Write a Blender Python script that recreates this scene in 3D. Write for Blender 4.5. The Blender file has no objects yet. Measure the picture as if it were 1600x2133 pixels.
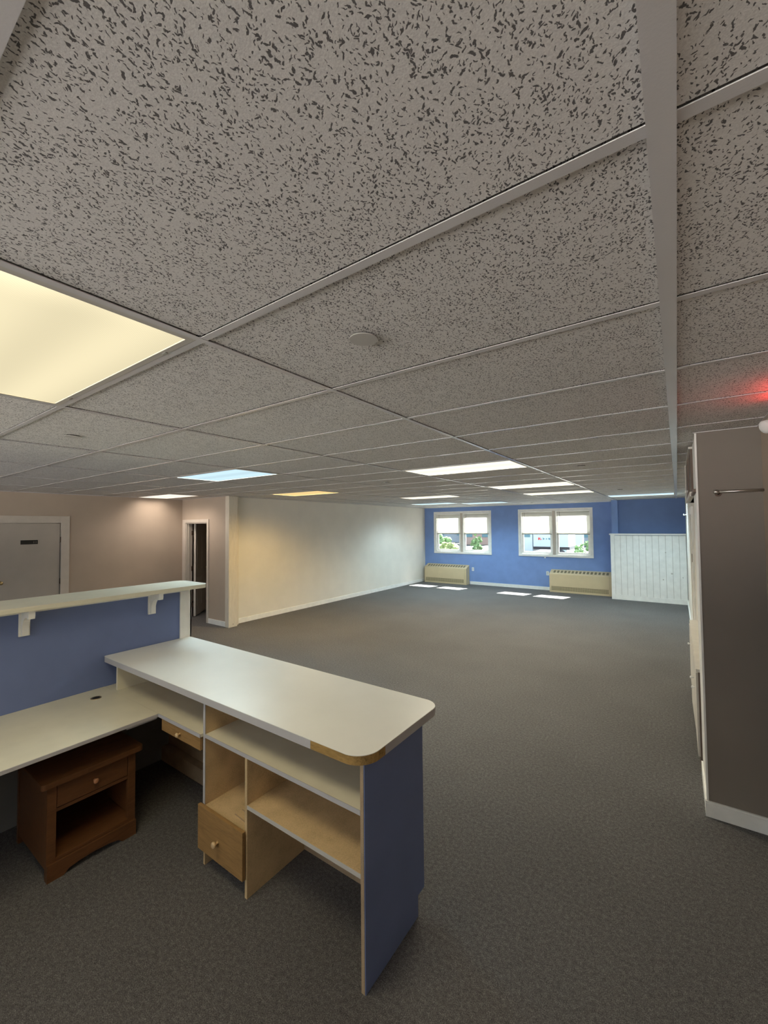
import bpy, bmesh, math, random
from mathutils import Vector, Matrix
random.seed(7)
scene = bpy.context.scene
C = bpy.context.collection

# ------------------------------------------------------------------ camera
CAM_Z = 1.8827
CEIL = 2.480
cam_data = bpy.data.cameras.new('camera')
cam_data.sensor_fit = 'VERTICAL'
cam_data.sensor_height = 36.0
cam_data.sensor_width = 36.0 * 1600 / 2133
cam_data.lens = 864.698 / 2133 * 36.0
cam_data.clip_start = 0.02
cam_data.clip_end = 300
cam = bpy.data.objects.new('camera', cam_data)
C.objects.link(cam)
yaw, pit, rol = -0.6144, 0.0335, -0.0093
f = Vector((math.sin(yaw) * math.cos(pit), math.cos(yaw) * math.cos(pit), math.sin(pit)))
r0 = Vector((math.cos(yaw), -math.sin(yaw), 0))
u0 = r0.cross(f)
r = r0 * math.cos(rol) + u0 * math.sin(rol)
u = -r0 * math.sin(rol) + u0 * math.cos(rol)
M = Matrix(((r.x, u.x, -f.x, 0), (r.y, u.y, -f.y, 0), (r.z, u.z, -f.z, CAM_Z), (0, 0, 0, 1)))
cam.matrix_world = M
scene.camera = cam

# ------------------------------------------------------------------ exposure, world, sun
scene.view_settings.view_transform = 'Standard'
scene.view_settings.look = 'None'
scene.view_settings.gamma = 1
scene.view_settings.exposure = 0.5
scene.view_settings.use_curve_mapping = False
scene.cycles.diffuse_bounces = 6
scene.cycles.max_bounces = 14
scene.cycles.sample_clamp_indirect = 6.0

LAMP_SIDE = 0.72      # what a diffuser shows at a flat angle
LAMP_DOWN = 17.0      # what it sends straight down
SKY = 8.8
SUN = 55.0

world = bpy.data.worlds.new('world')
scene.world = world
world.use_nodes = True
bg = world.node_tree.nodes['Background']
# sky above the horizon, brighter lower half added to light the ceiling
wn = world.node_tree
wtc = wn.nodes.new('ShaderNodeTexCoord'); wsx = wn.nodes.new('ShaderNodeSeparateXYZ')
wn.links.new(wtc.outputs['Generated'], wsx.inputs[0])
wr = wn.nodes.new('ShaderNodeValToRGB')
wr.color_ramp.elements[0].position = 0.49
wr.color_ramp.elements[0].color = (0.98, 0.94, 0.90, 1)
wr.color_ramp.elements[1].position = 0.51
wr.color_ramp.elements[1].color = (0.17, 0.205, 0.235, 1)
wm = wn.nodes.new('ShaderNodeMapRange')
wm.inputs['From Min'].default_value = -1; wm.inputs['From Max'].default_value = 1
wn.links.new(wsx.outputs['Z'], wm.inputs['Value'])
wn.links.new(wm.outputs[0], wr.inputs[0])
wn.links.new(wr.outputs[0], bg.inputs['Color'])
bg.inputs['Strength'].default_value = SKY

sun_data = bpy.data.lights.new('sun', 'SUN')
sun_data.energy = SUN
sun_data.angle = math.radians(0.6)
sun_data.color = (1.0, 0.97, 0.92)
sun = bpy.data.objects.new('sun', sun_data)
C.objects.link(sun)
sun.location = (5, 22, 14)
sun.rotation_euler = Vector((-0.25, -0.86, -1.0)).to_track_quat('-Z', 'Y').to_euler()

# ------------------------------------------------------------------ materials
def lin(c):
    return tuple((x / 255 / 12.92) if x / 255 <= 0.04045 else ((x / 255 + 0.055) / 1.055) ** 2.4 for x in c)

def base_mat(name, rgb, rough=0.6, metallic=0.0, spec=0.5):
    m = bpy.data.materials.new(name)
    m.use_nodes = True
    b = m.node_tree.nodes['Principled BSDF']
    b.inputs['Base Color'].default_value = (*rgb, 1)
    b.inputs['Roughness'].default_value = rough
    b.inputs['Metallic'].default_value = metallic
    b.inputs['Specular IOR Level'].default_value = spec
    return m

def N(m, t, **kw):
    n = m.node_tree.nodes.new(t)
    for k, v in kw.items():
        setattr(n, k, v)
    return n

def L(m, a, b):
    m.node_tree.links.new(a, b)

def mth(m, op, a, b=None, c=None):
    n = N(m, 'ShaderNodeMath', operation=op)
    for i, v in enumerate((a, b, c)):
        if v is None:
            continue
        if isinstance(v, (int, float)):
            n.inputs[i].default_value = v
        else:
            L(m, v, n.inputs[i])
    return n.outputs[0]

def ramp(m, fac, stops):
    n = N(m, 'ShaderNodeValToRGB')
    cr = n.color_ramp
    while len(cr.elements) > 1:
        cr.elements.remove(cr.elements[-1])
    cr.elements[0].position = stops[0][0]
    cr.elements[0].color = (*stops[0][1], 1)
    for p, c in stops[1:]:
        e = cr.elements.new(p)
        e.color = (*c, 1)
    L(m, fac, n.inputs[0])
    return n.outputs[0]

def coords(m, scale=(1, 1, 1)):
    g = N(m, 'ShaderNodeNewGeometry')
    mp = N(m, 'ShaderNodeMapping')
    mp.inputs['Scale'].default_value = scale
    L(m, g.outputs['Position'], mp.inputs['Vector'])
    return mp.outputs[0]

def noise(m, vec, scale, detail=2, rough=0.5, dist=0):
    n = N(m, 'ShaderNodeTexNoise')
    n.inputs['Scale'].default_value = scale
    n.inputs['Detail'].default_value = detail
    n.inputs['Roughness'].default_value = rough
    n.inputs['Distortion'].default_value = dist
    L(m, vec, n.inputs['Vector'])
    return n.outputs['Fac']

def bump(m, h, strength, dist):
    n = N(m, 'ShaderNodeBump')
    n.inputs['Strength'].default_value = strength
    n.inputs['Distance'].default_value = dist
    L(m, h, n.inputs['Height'])
    L(m, n.outputs[0], m.node_tree.nodes['Principled BSDF'].inputs['Normal'])

def col(m, c):
    L(m, c, m.node_tree.nodes['Principled BSDF'].inputs['Base Color'])

def sc(c, k):
    return tuple(min(1, x * k) for x in c)

def mottled(name, rgb, rough=0.6, amount=0.08, scale=6, bscale=250, bstr=0.08, spec=0.4):
    """painted surface: faint roller texture and very slight mottling"""
    m = base_mat(name, rgb, rough, spec=spec)
    v = coords(m)
    col(m, ramp(m, noise(m, v, scale, 3), [(0.3, sc(rgb, 1 - amount)), (0.7, sc(rgb, 1 + amount))]))
    bump(m, noise(m, v, bscale, 2), bstr, 0.002)
    return m

def wood(name, rgb, axis='X', amount=0.35, rough=0.5, sc_=14, spec=0.4):
    m = base_mat(name, rgb, rough, spec=spec)
    s = {'X': (0.12, 1, 1), 'Y': (1, 0.12, 1), 'Z': (1, 1, 0.12)}[axis]
    v = coords(m, s)
    a = noise(m, v, sc_ * 2, 5, 0.6, 1.2)
    b = noise(m, v, sc_ * 14, 3, 0.6, 0.3)
    mixv = mth(m, 'ADD', mth(m, 'MULTIPLY', a, 0.65), mth(m, 'MULTIPLY', b, 0.35))
    col(m, ramp(m, mixv, [(0.33, sc(rgb, 1 - amount)), (0.5, rgb), (0.68, sc(rgb, 1 + amount * 0.7))]))
    bump(m, b, 0.08, 0.002)
    return m

def particle_board(name, rgb):
    m = base_mat(name, rgb, 0.6)
    v = coords(m)
    a = noise(m, v, 190, 3, 0.7)
    b = noise(m, v, 9, 3)
    mixv = mth(m, 'ADD', mth(m, 'MULTIPLY', a, 0.5), mth(m, 'MULTIPLY', b, 0.5))
    col(m, ramp(m, mixv, [(0.35, sc(rgb, 0.75)), (0.5, rgb), (0.65, sc(rgb, 1.15))]))
    return m

MT = {}
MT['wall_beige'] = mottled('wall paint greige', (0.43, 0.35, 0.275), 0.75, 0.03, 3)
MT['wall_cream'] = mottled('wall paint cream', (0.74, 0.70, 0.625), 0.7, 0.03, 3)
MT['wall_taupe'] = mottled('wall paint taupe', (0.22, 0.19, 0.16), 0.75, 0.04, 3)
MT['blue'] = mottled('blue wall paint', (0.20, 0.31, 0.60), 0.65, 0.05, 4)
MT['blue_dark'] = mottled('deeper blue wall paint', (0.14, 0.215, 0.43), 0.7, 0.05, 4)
MT['blue_desk'] = mottled('blue desk paint', (0.15, 0.195, 0.37), 0.6, 0.05, 5, 300, 0.12)
MT['trim'] = mottled('white trim paint', (0.84, 0.83, 0.79), 0.45, 0.05, 9, 120, 0.1)
MT['casing'] = mottled('door casing paint', (0.57, 0.51, 0.44), 0.5, 0.04, 9)
MT['post_wood'] = wood('painted rough timber', (0.66, 0.60, 0.50), 'Z', 0.12, 0.6)
MT['door'] = mottled('door paint', (0.46, 0.41, 0.35), 0.55, 0.03, 5)
MT['door_open'] = mottled('open door paint', (0.52, 0.46, 0.38), 0.55, 0.03, 5)  # open leaf, slightly paler than the closed door
MT['laminate'] = mottled('white laminate', (0.80, 0.79, 0.74), 0.32, 0.02, 5, 400, 0.02, 0.5)
MT['melamine'] = mottled('cream melamine', (0.70, 0.66, 0.52), 0.35, 0.04, 7, 300, 0.03, 0.5)
MT['edge_band'] = mottled('grey white edging', (0.47, 0.455, 0.46), 0.45, 0.03, 8)
MT['board'] = particle_board('particle board', (0.58, 0.42, 0.23))
MT['board_dark'] = particle_board('hardboard', (0.40, 0.29, 0.18))
MT['drawer_wood'] = wood('stained plywood', (0.32, 0.185, 0.07), 'X', 0.3, 0.5)
MT['plywood'] = wood('raw plywood edge', (0.36, 0.22, 0.07), 'X', 0.55, 0.7, 20)
MT['oak'] = wood('brown oak', (0.135, 0.056, 0.021), 'Y', 0.3, 0.42)
MT['knob_wood'] = wood('pale wood knob', (0.62, 0.44, 0.24), 'X', 0.1, 0.4)
MT['oak_knob'] = wood('oak knob', (0.42, 0.20, 0.10), 'X', 0.1, 0.35)
MT['heater'] = mottled('beige enamel', (0.62, 0.50, 0.31), 0.45, 0.03, 6)
MT['heater_dark'] = mottled('dim grille', (0.20, 0.165, 0.095), 0.6, 0.1, 30)
MT['black'] = base_mat('dark gap', (0.012, 0.010, 0.009), 0.8)
MT['plaque'] = base_mat('black plaque', (0.010, 0.009, 0.008), 0.35)
MT['plaque_grey'] = base_mat('plaque grey', (0.16, 0.14, 0.12), 0.5)
MT['plastic_white'] = base_mat('white plastic', (0.78, 0.78, 0.76), 0.35)
MT['metal'] = base_mat('brushed steel', (0.55, 0.53, 0.50), 0.3, 1.0)
MT['brass'] = base_mat('worn brass', (0.60, 0.46, 0.24), 0.3, 1.0)
MT['bronze'] = base_mat('brown hinge metal', (0.10, 0.065, 0.045), 0.5, 0.6)
MT['fixture'] = mottled('fixture enamel', (0.52, 0.49, 0.44), 0.5, 0.03, 8)
MT['tee'] = mottled('ceiling tee', (0.64, 0.62, 0.62), 0.22, 0.03, 4)
MT['sprk'] = base_mat('cover plate', (0.50, 0.48, 0.45), 0.5)
MT['cab_white'] = mottled('cabinet paint', (0.62, 0.58, 0.52), 0.5, 0.05, 9)
MT['cab_brown'] = wood('cabinet side', (0.15, 0.105, 0.08), 'Z', 0.3, 0.6)
MT['grey_low'] = mottled('lower face grey', (0.20, 0.20, 0.19), 0.8, 0.06, 5)

def make_tiles():
    m = base_mat('fissured ceiling tile', (0.5, 0.48, 0.45), 0.9, spec=0.15)
    g = N(m, 'ShaderNodeNewGeometry')
    wob = N(m, 'ShaderNodeTexNoise')
    wob.inputs['Scale'].default_value = 130
    wob.inputs['Detail'].default_value = 2
    L(m, g.outputs['Position'], wob.inputs['Vector'])
    sub = N(m, 'ShaderNodeVectorMath', operation='SUBTRACT')
    L(m, wob.outputs['Color'], sub.inputs[0]); sub.inputs[1].default_value = (0.5, 0.5, 0.5)
    scl = N(m, 'ShaderNodeVectorMath', operation='SCALE')
    L(m, sub.outputs[0], scl.inputs[0]); scl.inputs['Scale'].default_value = 0.010
    pos = N(m, 'ShaderNodeVectorMath', operation='ADD')
    L(m, g.outputs['Position'], pos.inputs[0]); L(m, scl.outputs[0], pos.inputs[1])
    cluster = mth(m, 'ADD', mth(m, 'MULTIPLY', noise(m, g.outputs['Position'], 22, 2), 0.6), 0.2)

    def flecks(scale, length, width, keep, off):
        ad = N(m, 'ShaderNodeVectorMath', operation='ADD')
        L(m, pos.outputs[0], ad.inputs[0]); ad.inputs[1].default_value = (off, off * 0.7, 0)
        v = N(m, 'ShaderNodeTexVoronoi', voronoi_dimensions='2D')
        v.inputs['Scale'].default_value = scale
        L(m, ad.outputs[0], v.inputs['Vector'])
        s = N(m, 'ShaderNodeVectorMath', operation='SUBTRACT')
        L(m, ad.outputs[0], s.inputs[0]); L(m, v.outputs['Position'], s.inputs[1])
        sep = N(m, 'ShaderNodeSeparateColor')
        L(m, v.outputs['Color'], sep.inputs[0])
        rot = N(m, 'ShaderNodeVectorRotate', rotation_type='Z_AXIS')
        L(m, s.outputs[0], rot.inputs['Vector'])
        # the fissures run mostly one way across the boards, with scatter
        ang = mth(m, 'ADD', mth(m, 'MULTIPLY', sep.outputs[0], 2.2), 0.3)
        L(m, ang, rot.inputs['Angle'])
        xyz = N(m, 'ShaderNodeSeparateXYZ')
        L(m, rot.outputs[0], xyz.inputs[0])
        size = mth(m, 'ADD', mth(m, 'MULTIPLY', sep.outputs[2], 0.8), 0.45)
        a = mth(m, 'DIVIDE', xyz.outputs[0], mth(m, 'MULTIPLY', size, length))
        b = mth(m, 'DIVIDE', xyz.outputs[1], mth(m, 'MULTIPLY', size, width))
        d = mth(m, 'ADD', mth(m, 'MULTIPLY', a, a), mth(m, 'MULTIPLY', b, b))
        inside = N(m, 'ShaderNodeMapRange')
        inside.inputs['From Min'].default_value = 1.25
        inside.inputs['From Max'].default_value = 0.6
        L(m, d, inside.inputs['Value'])
        thr = mth(m, 'SUBTRACT', cluster, keep)
        k = mth(m, 'GREATER_THAN', mth(m, 'ADD', mth(m, 'MULTIPLY', sep.outputs[1], 0.5), thr), 0.0)
        return mth(m, 'MULTIPLY', inside.outputs[0], k)

    f1 = flecks(92, 0.0048, 0.0015, 0.74, 0.0)
    f2 = flecks(150, 0.0028, 0.0011, 0.74, 3.3)
    fl = mth(m, 'MAXIMUM', f1, f2)
    grain = noise(m, g.outputs['Position'], 420, 2)
    basec = ramp(m, grain, [(0.3, (0.66, 0.64, 0.62)), (0.7, (0.80, 0.78, 0.755))])
    mx = N(m, 'ShaderNodeMix', data_type='RGBA')
    L(m, fl, mx.inputs['Factor'])
    L(m, basec, mx.inputs['A'])
    mx.inputs['B'].default_value = (0.14, 0.133, 0.133, 1)
    col(m, mx.outputs['Result'])
    h = mth(m, 'ADD', mth(m, 'MULTIPLY', fl, -1.0), mth(m, 'MULTIPLY', grain, 0.25))
    bump(m, h, 0.5, 0.002)
    return m
MT['tile'] = make_tiles()

def make_carpet():
    m = base_mat('charcoal carpet', (0.1, 0.09, 0.08), 0.95, spec=0.1)
    v = coords(m)
    a = noise(m, v, 230, 3, 0.75)
    b = noise(m, v, 55, 4, 0.7)
    c = noise(m, v, 1.3, 3)
    s = mth(m, 'ADD', mth(m, 'MULTIPLY', a, 0.65), mth(m, 'ADD', mth(m, 'MULTIPLY', b, 0.3), mth(m, 'MULTIPLY', c, 0.05)))
    col(m, ramp(m, s, [(0.36, (0.050, 0.047, 0.046)), (0.5, (0.122, 0.116, 0.113)), (0.64, (0.27, 0.258, 0.25))]))
    bump(m, a, 0.9, 0.004)
    return m
MT['carpet'] = make_carpet()

def make_diffuser(name, rgb, side, down, c0=0.20, c1=0.65):
    """prismatic lens: sends most of its light downwards, little sideways"""
    m = bpy.data.materials.new(name)
    m.use_nodes = True
    nt = m.node_tree
    nt.nodes.clear()
    out = nt.nodes.new('ShaderNodeOutputMaterial')
    em = nt.nodes.new('ShaderNodeEmission')
    g = nt.nodes.new('ShaderNodeNewGeometry')
    dot = N(m, 'ShaderNodeVectorMath', operation='DOT_PRODUCT')
    L(m, g.outputs['Normal'], dot.inputs[0]); L(m, g.outputs['Incoming'], dot.inputs[1])
    mr = N(m, 'ShaderNodeMapRange', interpolation_type='SMOOTHSTEP')
    mr.inputs['From Min'].default_value = c0
    mr.inputs['From Max'].default_value = c1
    mr.inputs['To Min'].default_value = side
    mr.inputs['To Max'].default_value = down
    L(m, mth(m, 'ABSOLUTE', dot.outputs['Value']), mr.inputs['Value'])
    # tubes behind the lens and the little prisms
    tc = N(m, 'ShaderNodeTexCoord')
    xyz = N(m, 'ShaderNodeSeparateXYZ')
    L(m, tc.outputs['Object'], xyz.inputs[0])
    wv = mth(m, 'COSINE', mth(m, 'MULTIPLY', xyz.outputs[1], 2 * math.pi / 0.30))
    tubes = mth(m, 'ADD', mth(m, 'MULTIPLY', wv, -0.07), 0.95)
    px = mth(m, 'SINE', mth(m, 'MULTIPLY', xyz.outputs[0], 2 * math.pi / 0.0095))
    py = mth(m, 'SINE', mth(m, 'MULTIPLY', xyz.outputs[1], 2 * math.pi / 0.0095))
    pr = mth(m, 'ADD', mth(m, 'MULTIPLY', mth(m, 'MULTIPLY', px, py), 0.05), 1.0)
    k = mth(m, 'MULTIPLY', mth(m, 'MULTIPLY', mr.outputs[0], tubes), pr)
    em.inputs['Color'].default_value = (*rgb, 1)
    L(m, k, em.inputs['Strength'])
    L(m, em.outputs[0], out.inputs['Surface'])
    return m
WARM = (1.0, 0.84, 0.55)
MT['lamp_warm'] = make_diffuser('warm white lens', (0.98, 0.86, 0.56), 0.95 * LAMP_SIDE, LAMP_DOWN * 0.36, 0.38, 0.75)
MT['lamp_cream'] = make_diffuser('cream lens', (1.0, 0.92, 0.72), 1.35 * LAMP_SIDE, LAMP_DOWN)
MT['lamp_cyan'] = make_diffuser('cool lens', (0.66, 0.90, 1.0), 1.0 * LAMP_SIDE, LAMP_DOWN)
MT['lamp_pink'] = make_diffuser('rosy lens', (1.0, 0.86, 0.74), 1.25 * LAMP_SIDE, LAMP_DOWN * 0.42)
MT['lamp_orange'] = make_diffuser('amber lens', (1.0, 0.70, 0.30), 1.05 * LAMP_SIDE, LAMP_DOWN)

def make_glass():
    m = bpy.data.materials.new('window glass')
    m.use_nodes = True
    nt = m.node_tree
    nt.nodes.clear()
    out = nt.nodes.new('ShaderNodeOutputMaterial')
    mix = nt.nodes.new('ShaderNodeMixShader')
    tr = nt.nodes.new('ShaderNodeBsdfTransparent')
    tr.inputs[0].default_value = (0.94, 0.97, 0.97, 1)
    gl = nt.nodes.new('ShaderNodeBsdfGlossy')
    gl.inputs['Roughness'].default_value = 0.02
    mix.inputs[0].default_value = 0.05
    L(m, tr.outputs[0], mix.inputs[1]); L(m, gl.outputs[0], mix.inputs[2])
    L(m, mix.outputs[0], out.inputs['Surface'])
    return m
MT['glass'] = make_glass()

def make_shade():
    m = bpy.data.materials.new('translucent shade cloth')
    m.use_nodes = True
    nt = m.node_tree
    nt.nodes.clear()
    out = nt.nodes.new('ShaderNodeOutputMaterial')
    mix = nt.nodes.new('ShaderNodeMixShader')
    mix.inputs[0].default_value = 0.5
    df = nt.nodes.new('ShaderNodeBsdfDiffuse'); df.inputs[0].default_value = (0.82, 0.81, 0.76, 1)
    tl = nt.nodes.new('ShaderNodeBsdfTranslucent'); tl.inputs[0].default_value = (0.80, 0.79, 0.76, 1)
    L(m, df.outputs[0], mix.inputs[1]); L(m, tl.outputs[0], mix.inputs[2])
    L(m, mix.outputs[0], out.inputs['Surface'])
    return m
MT['shade'] = make_shade()

def emis(name, rgb, s):
    m = base_mat(name, (0.1, 0.1, 0.1), 0.5)
    b = m.node_tree.nodes['Principled BSDF']
    b.inputs['Emission Color'].default_value = (*rgb, 1)
    b.inputs['Emission Strength'].default_value = s
    return m

# ------------------------------------------------------------------ mesh helpers
class MB:
    def __init__(self):
        self.bm = bmesh.new()

    def box(self, x0, x1, y0, y1, z0, z1, mi=0, bevel=0.0):
        vs = [self.bm.verts.new((x, y, z)) for x in (x0, x1) for y in (y0, y1) for z in (z0, z1)]
        idx = [(0, 1, 3, 2), (4, 6, 7, 5), (0, 4, 5, 1), (2, 3, 7, 6), (0, 2, 6, 4), (1, 5, 7, 3)]
        fs = [self.bm.faces.new([vs[i] for i in q]) for q in idx]
        for q in fs:
            q.material_index = mi
        if bevel:
            es = list({e for q in fs for e in q.edges})
            bmesh.ops.bevel(self.bm, geom=es, offset=bevel, segments=2, affect='EDGES', profile=0.7)
        return fs

    def prism(self, pts, a0, a1, axis='Z', mi=0, side_mi=None, bevel=0.0):
        """extrude a 2D outline along an axis; pts in the two other axes"""
        def P(p, a):
            if axis == 'Z': return (p[0], p[1], a)
            if axis == 'Y': return (p[0], a, p[1])
            return (a, p[0], p[1])
        A = [self.bm.verts.new(P(p, a0)) for p in pts]
        B = [self.bm.verts.new(P(p, a1)) for p in pts]
        fa = self.bm.faces.new(A); fb = self.bm.faces.new(B[::-1])
        fa.material_index = fb.material_index = mi
        n = len(pts)
        fs = [fa, fb]
        for i in range(n):
            q = self.bm.faces.new((A[i], B[i], B[(i + 1) % n], A[(i + 1) % n]))
            q.material_index = mi if side_mi is None else side_mi
            fs.append(q)
        if bevel:
            es = list({e for q in (fa, fb) for e in q.edges})
            bmesh.ops.bevel(self.bm, geom=es, offset=bevel, segments=3, affect='EDGES', profile=0.7)

    def cyl(self, p0, p1, r0, r1=None, seg=24, mi=0):
        r1 = r0 if r1 is None else r1
        p0, p1 = Vector(p0), Vector(p1)
        d = p1 - p0
        mat = Matrix.Translation((p0 + p1) / 2) @ d.to_track_quat('Z', 'Y').to_matrix().to_4x4()
        g = bmesh.ops.create_cone(self.bm, cap_ends=True, segments=seg, radius1=r0, radius2=r1, depth=d.length, matrix=mat)
        for v in g['verts']:
            for q in v.link_faces:
                q.material_index = mi
                q.smooth = len(q.verts) == 4

    def lathe(self, p0, axis, prof, seg=20, mi=0):
        """prof: (distance along axis, radius)"""
        p0, ax = Vector(p0), Vector(axis).normalized()
        q = ax.to_track_quat('Z', 'Y').to_matrix()
        rings = []
        for d, rr in prof:
            ring = [self.bm.verts.new(p0 + q @ Vector((rr * math.cos(2 * math.pi * i / seg), rr * math.sin(2 * math.pi * i / seg), d))) for i in range(seg)]
            rings.append(ring)
        for a, b in zip(rings, rings[1:]):
            for i in range(seg):
                fc = self.bm.faces.new((a[i], a[(i + 1) % seg], b[(i + 1) % seg], b[i]))
                fc.smooth = True; fc.material_index = mi
        self.bm.faces.new(rings[0][::-1]).material_index = mi
        self.bm.faces.new(rings[-1]).material_index = mi

    def build(self, name, mats, parent=None, label=None, origin=None):
        me = bpy.data.meshes.new(name)
        bmesh.ops.recalc_face_normals(self.bm, faces=self.bm.faces)
        if not isinstance(mats, (list, tuple)):
            mats = [mats]
        o = bpy.data.objects.new(name, me)
        C.objects.link(o)
        off = Vector((0, 0, 0))
        if parent is not None:
            o.parent = parent
            off = WORLD[parent.name]
            if origin is not None:
                o.location = Vector(origin) - off
                off = Vector(origin)
        elif origin is not None:
            o.location = Vector(origin)
            off = Vector(origin)
        bmesh.ops.translate(self.bm, verts=self.bm.verts, vec=-off)
        self.bm.to_mesh(me)
        self.bm.free()
        for q in mats:
            me.materials.append(q)
        WORLD[o.name] = off
        if label: o['label'] = label
        return o
WORLD = {}

def thing(name, label, cat, loc=(0, 0, 0), group=None):
    o = bpy.data.objects.new(name, None)
    o.empty_display_size = 0.1
    C.objects.link(o)
    o.location = loc
    WORLD[o.name] = Vector(loc)
    o['label'] = label; o['category'] = cat
    if group: o['group'] = group
    return o

def tag(o, label, cat, group=None):
    o['label'] = label; o['category'] = cat
    if group: o['group'] = group
    return o

def struct(name, mb, mats, label=None, cat=None, origin=None):
    o = mb.build(name, mats, origin=origin)
    o['kind'] = 'structure'
    if label: o['label'] = label
    if cat: o['category'] = cat
    return o

def box(*a, **k):
    m = MB(); m.box(*a, **k); return m

# ------------------------------------------------------------------ the room
XL, YB = -7.08, 12.46          # long side wall, window wall
XH = -8.60                     # wall with the closed door
YD = 4.74                      # short wall with the open doorway
GX = lambda i: -0.0035 - 1.2192 * i
GY = lambda j: 0.7345 + 0.6096 * j
WT = CEIL + 0.006              # top of walls

struct('floor', box(-12.2, 4.0, -3.0, 12.75, -0.12, 0.0), MT['carpet'], 'charcoal speckled office carpet', 'floor')

# walls
struct('wall_left', box(XL - 0.12, XL, 4.86, YB + 0.15, 0, WT + 0.1), MT['wall_cream'], 'long cream side wall', 'wall')
m = MB()   # wall with the closed door: opening Y 1.76..2.62, z 0..1.99
m.box(XH - 0.12, XH, 2.62, YD + 0.12, 0, WT + 0.1)
m.box(XH - 0.12, XH, 1.74, 2.62, 1.99, WT + 0.1)
m.box(XH - 0.12, XH, -3.0, 1.74, 0, WT + 0.1)
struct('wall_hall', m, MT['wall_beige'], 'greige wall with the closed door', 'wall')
m = MB()   # short wall with open doorway X -8.44..-7.66
m.box(XH, -8.45, YD, YD + 0.12, 0, WT + 0.1)
m.box(-8.45, -7.655, YD, YD + 0.12, 1.985, WT + 0.1)
m.box(-7.655, -6.98, YD, YD + 0.12, 0, WT + 0.1)
struct('wall_doorway', m, MT['wall_beige'], 'short greige wall pierced by the open doorway', 'wall')
m = MB()   # window wall with two openings
W1 = (-6.655, -4.78); W2 = (-3.815, -1.93); WZ = (1.02, 2.27)
for x0, x1 in ((XL - 0.12, W1[0]), (W1[1], W2[0]), (W2[1], 0.4)):
    m.box(x0, x1, YB, YB + 0.15, 0, WT + 0.1)
for w in (W1, W2):
    m.box(w[0], w[1], YB, YB + 0.15, 0, WZ[0])
    m.box(w[0], w[1], YB, YB + 0.15, WZ[1], WT + 0.1)
struct('wall_back', m, MT['blue'], 'blue window wall at the far end', 'wall')
m = MB()
m.box(-1.365, -1.225, 12.0, YB, 0, WT)
struct('wall_pier', m, MT['blue'], 'narrow blue pier right of the second window', 'wall')
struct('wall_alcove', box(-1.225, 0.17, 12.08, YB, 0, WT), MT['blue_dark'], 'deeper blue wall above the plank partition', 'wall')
struct('wall_right', box(0.165, 0.45, 4.0, YB, 0, WT + 0.1), MT['wall_cream'], 'long right wall seen at a flat angle', 'wall')
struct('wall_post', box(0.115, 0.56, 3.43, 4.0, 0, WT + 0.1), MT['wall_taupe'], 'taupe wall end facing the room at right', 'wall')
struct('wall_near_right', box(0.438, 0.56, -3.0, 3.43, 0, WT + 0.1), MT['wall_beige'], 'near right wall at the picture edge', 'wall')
m = MB()   # unseen wall behind the viewer; its unglazed band is added to light the ceiling
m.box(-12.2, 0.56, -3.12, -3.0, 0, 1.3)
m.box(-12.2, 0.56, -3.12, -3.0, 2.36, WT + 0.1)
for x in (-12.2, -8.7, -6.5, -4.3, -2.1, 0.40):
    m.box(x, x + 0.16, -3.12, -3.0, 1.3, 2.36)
struct('wall_rear', m, MT['wall_beige'], 'unseen wall behind the viewer with openings added for daylight', 'wall')
# room behind the open doorway
m = MB()
m.box(-10.25, XL - 0.12, 6.25, 6.37, 0, WT + 0.1)
m.box(-10.37, -10.25, YD + 0.12, 6.37, 0, WT + 0.1)
m.box(-10.37, XH - 0.12, YD, YD + 0.12, 0, WT + 0.1)
struct('wall_store_room', m, MT['wall_beige'], 'walls of the dim room behind the doorway', 'wall')
struct('baseboard_store_room', box(-10.25, XL - 0.12, 6.235, 6.25, 0, 0.10), MT['casing'])

# ceiling: lay-in boards resting a little above the tee grid
fixtures = {  # (i, j): (material, label)
    (1, -1): ('lamp_warm', 'big warm ceiling light nearest the viewer, cut by the left picture edge'),
    (3, 3): ('lamp_cyan', 'cool blue-white ceiling light over the reception half wall'),
    (6, 5): ('lamp_pink', 'rosy white ceiling light beside the open doorway corner'),
    (4, 7): ('lamp_orange', 'amber ceiling light in front of the cream side wall'),
    (1, 5): ('lamp_cream', 'large cream ceiling light in the middle of the long room'),
    (1, 9): ('lamp_cream', 'cream ceiling light, second behind the middle one in its row'),
    (1, 12): ('lamp_cream', 'cream ceiling light in front of the second window, last of its row'),
    (3, 11): ('lamp_cream', 'small cream ceiling light left of the room centre, before the first window'),
    (4, 15): ('lamp_cyan', 'thin white ceiling light by the left end of the window wall'),
    (3, 16): ('lamp_cyan', 'thin white ceiling light between the two windows at the window wall'),
    (0, 15): ('lamp_cyan', 'cool white ceiling light above the plank partition'),
}
TZ = CEIL + 0.0045
m = MB()
G = 0.004
T = 0.012
for i in range(-1, 9):
    for j in range(-7, 20):
        if (i, j) in fixtures:
            continue
        xa, xb = GX(i + 1) + T + 0.0013, GX(i) - G
        ya, yb = GY(j) + G, GY(j + 1) - T - 0.0013   # a hairline shadow gap on one side of every tee
        xa = max(xa, -10.3); ya = max(ya, -3.0); yb = min(yb, YB)
        if i == -1: xb = min(xb, 0.56)
        if yb <= ya + 0.02 or xb <= xa: continue
        # ceiling boards; under-face plane is TZ
        m.box(xa, xb, ya, yb, TZ, TZ + 0.016)
ceiling = struct('ceiling', m, MT['tile'], 'suspended ceiling of fissured mineral tiles', 'ceiling')
m = MB()
m.box(-12.2, 4.0, -3.12, 12.8, TZ + 0.12, TZ + 0.2)
struct('ceiling_deck', m, MT['black'])
m = MB()
T = 0.012
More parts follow.
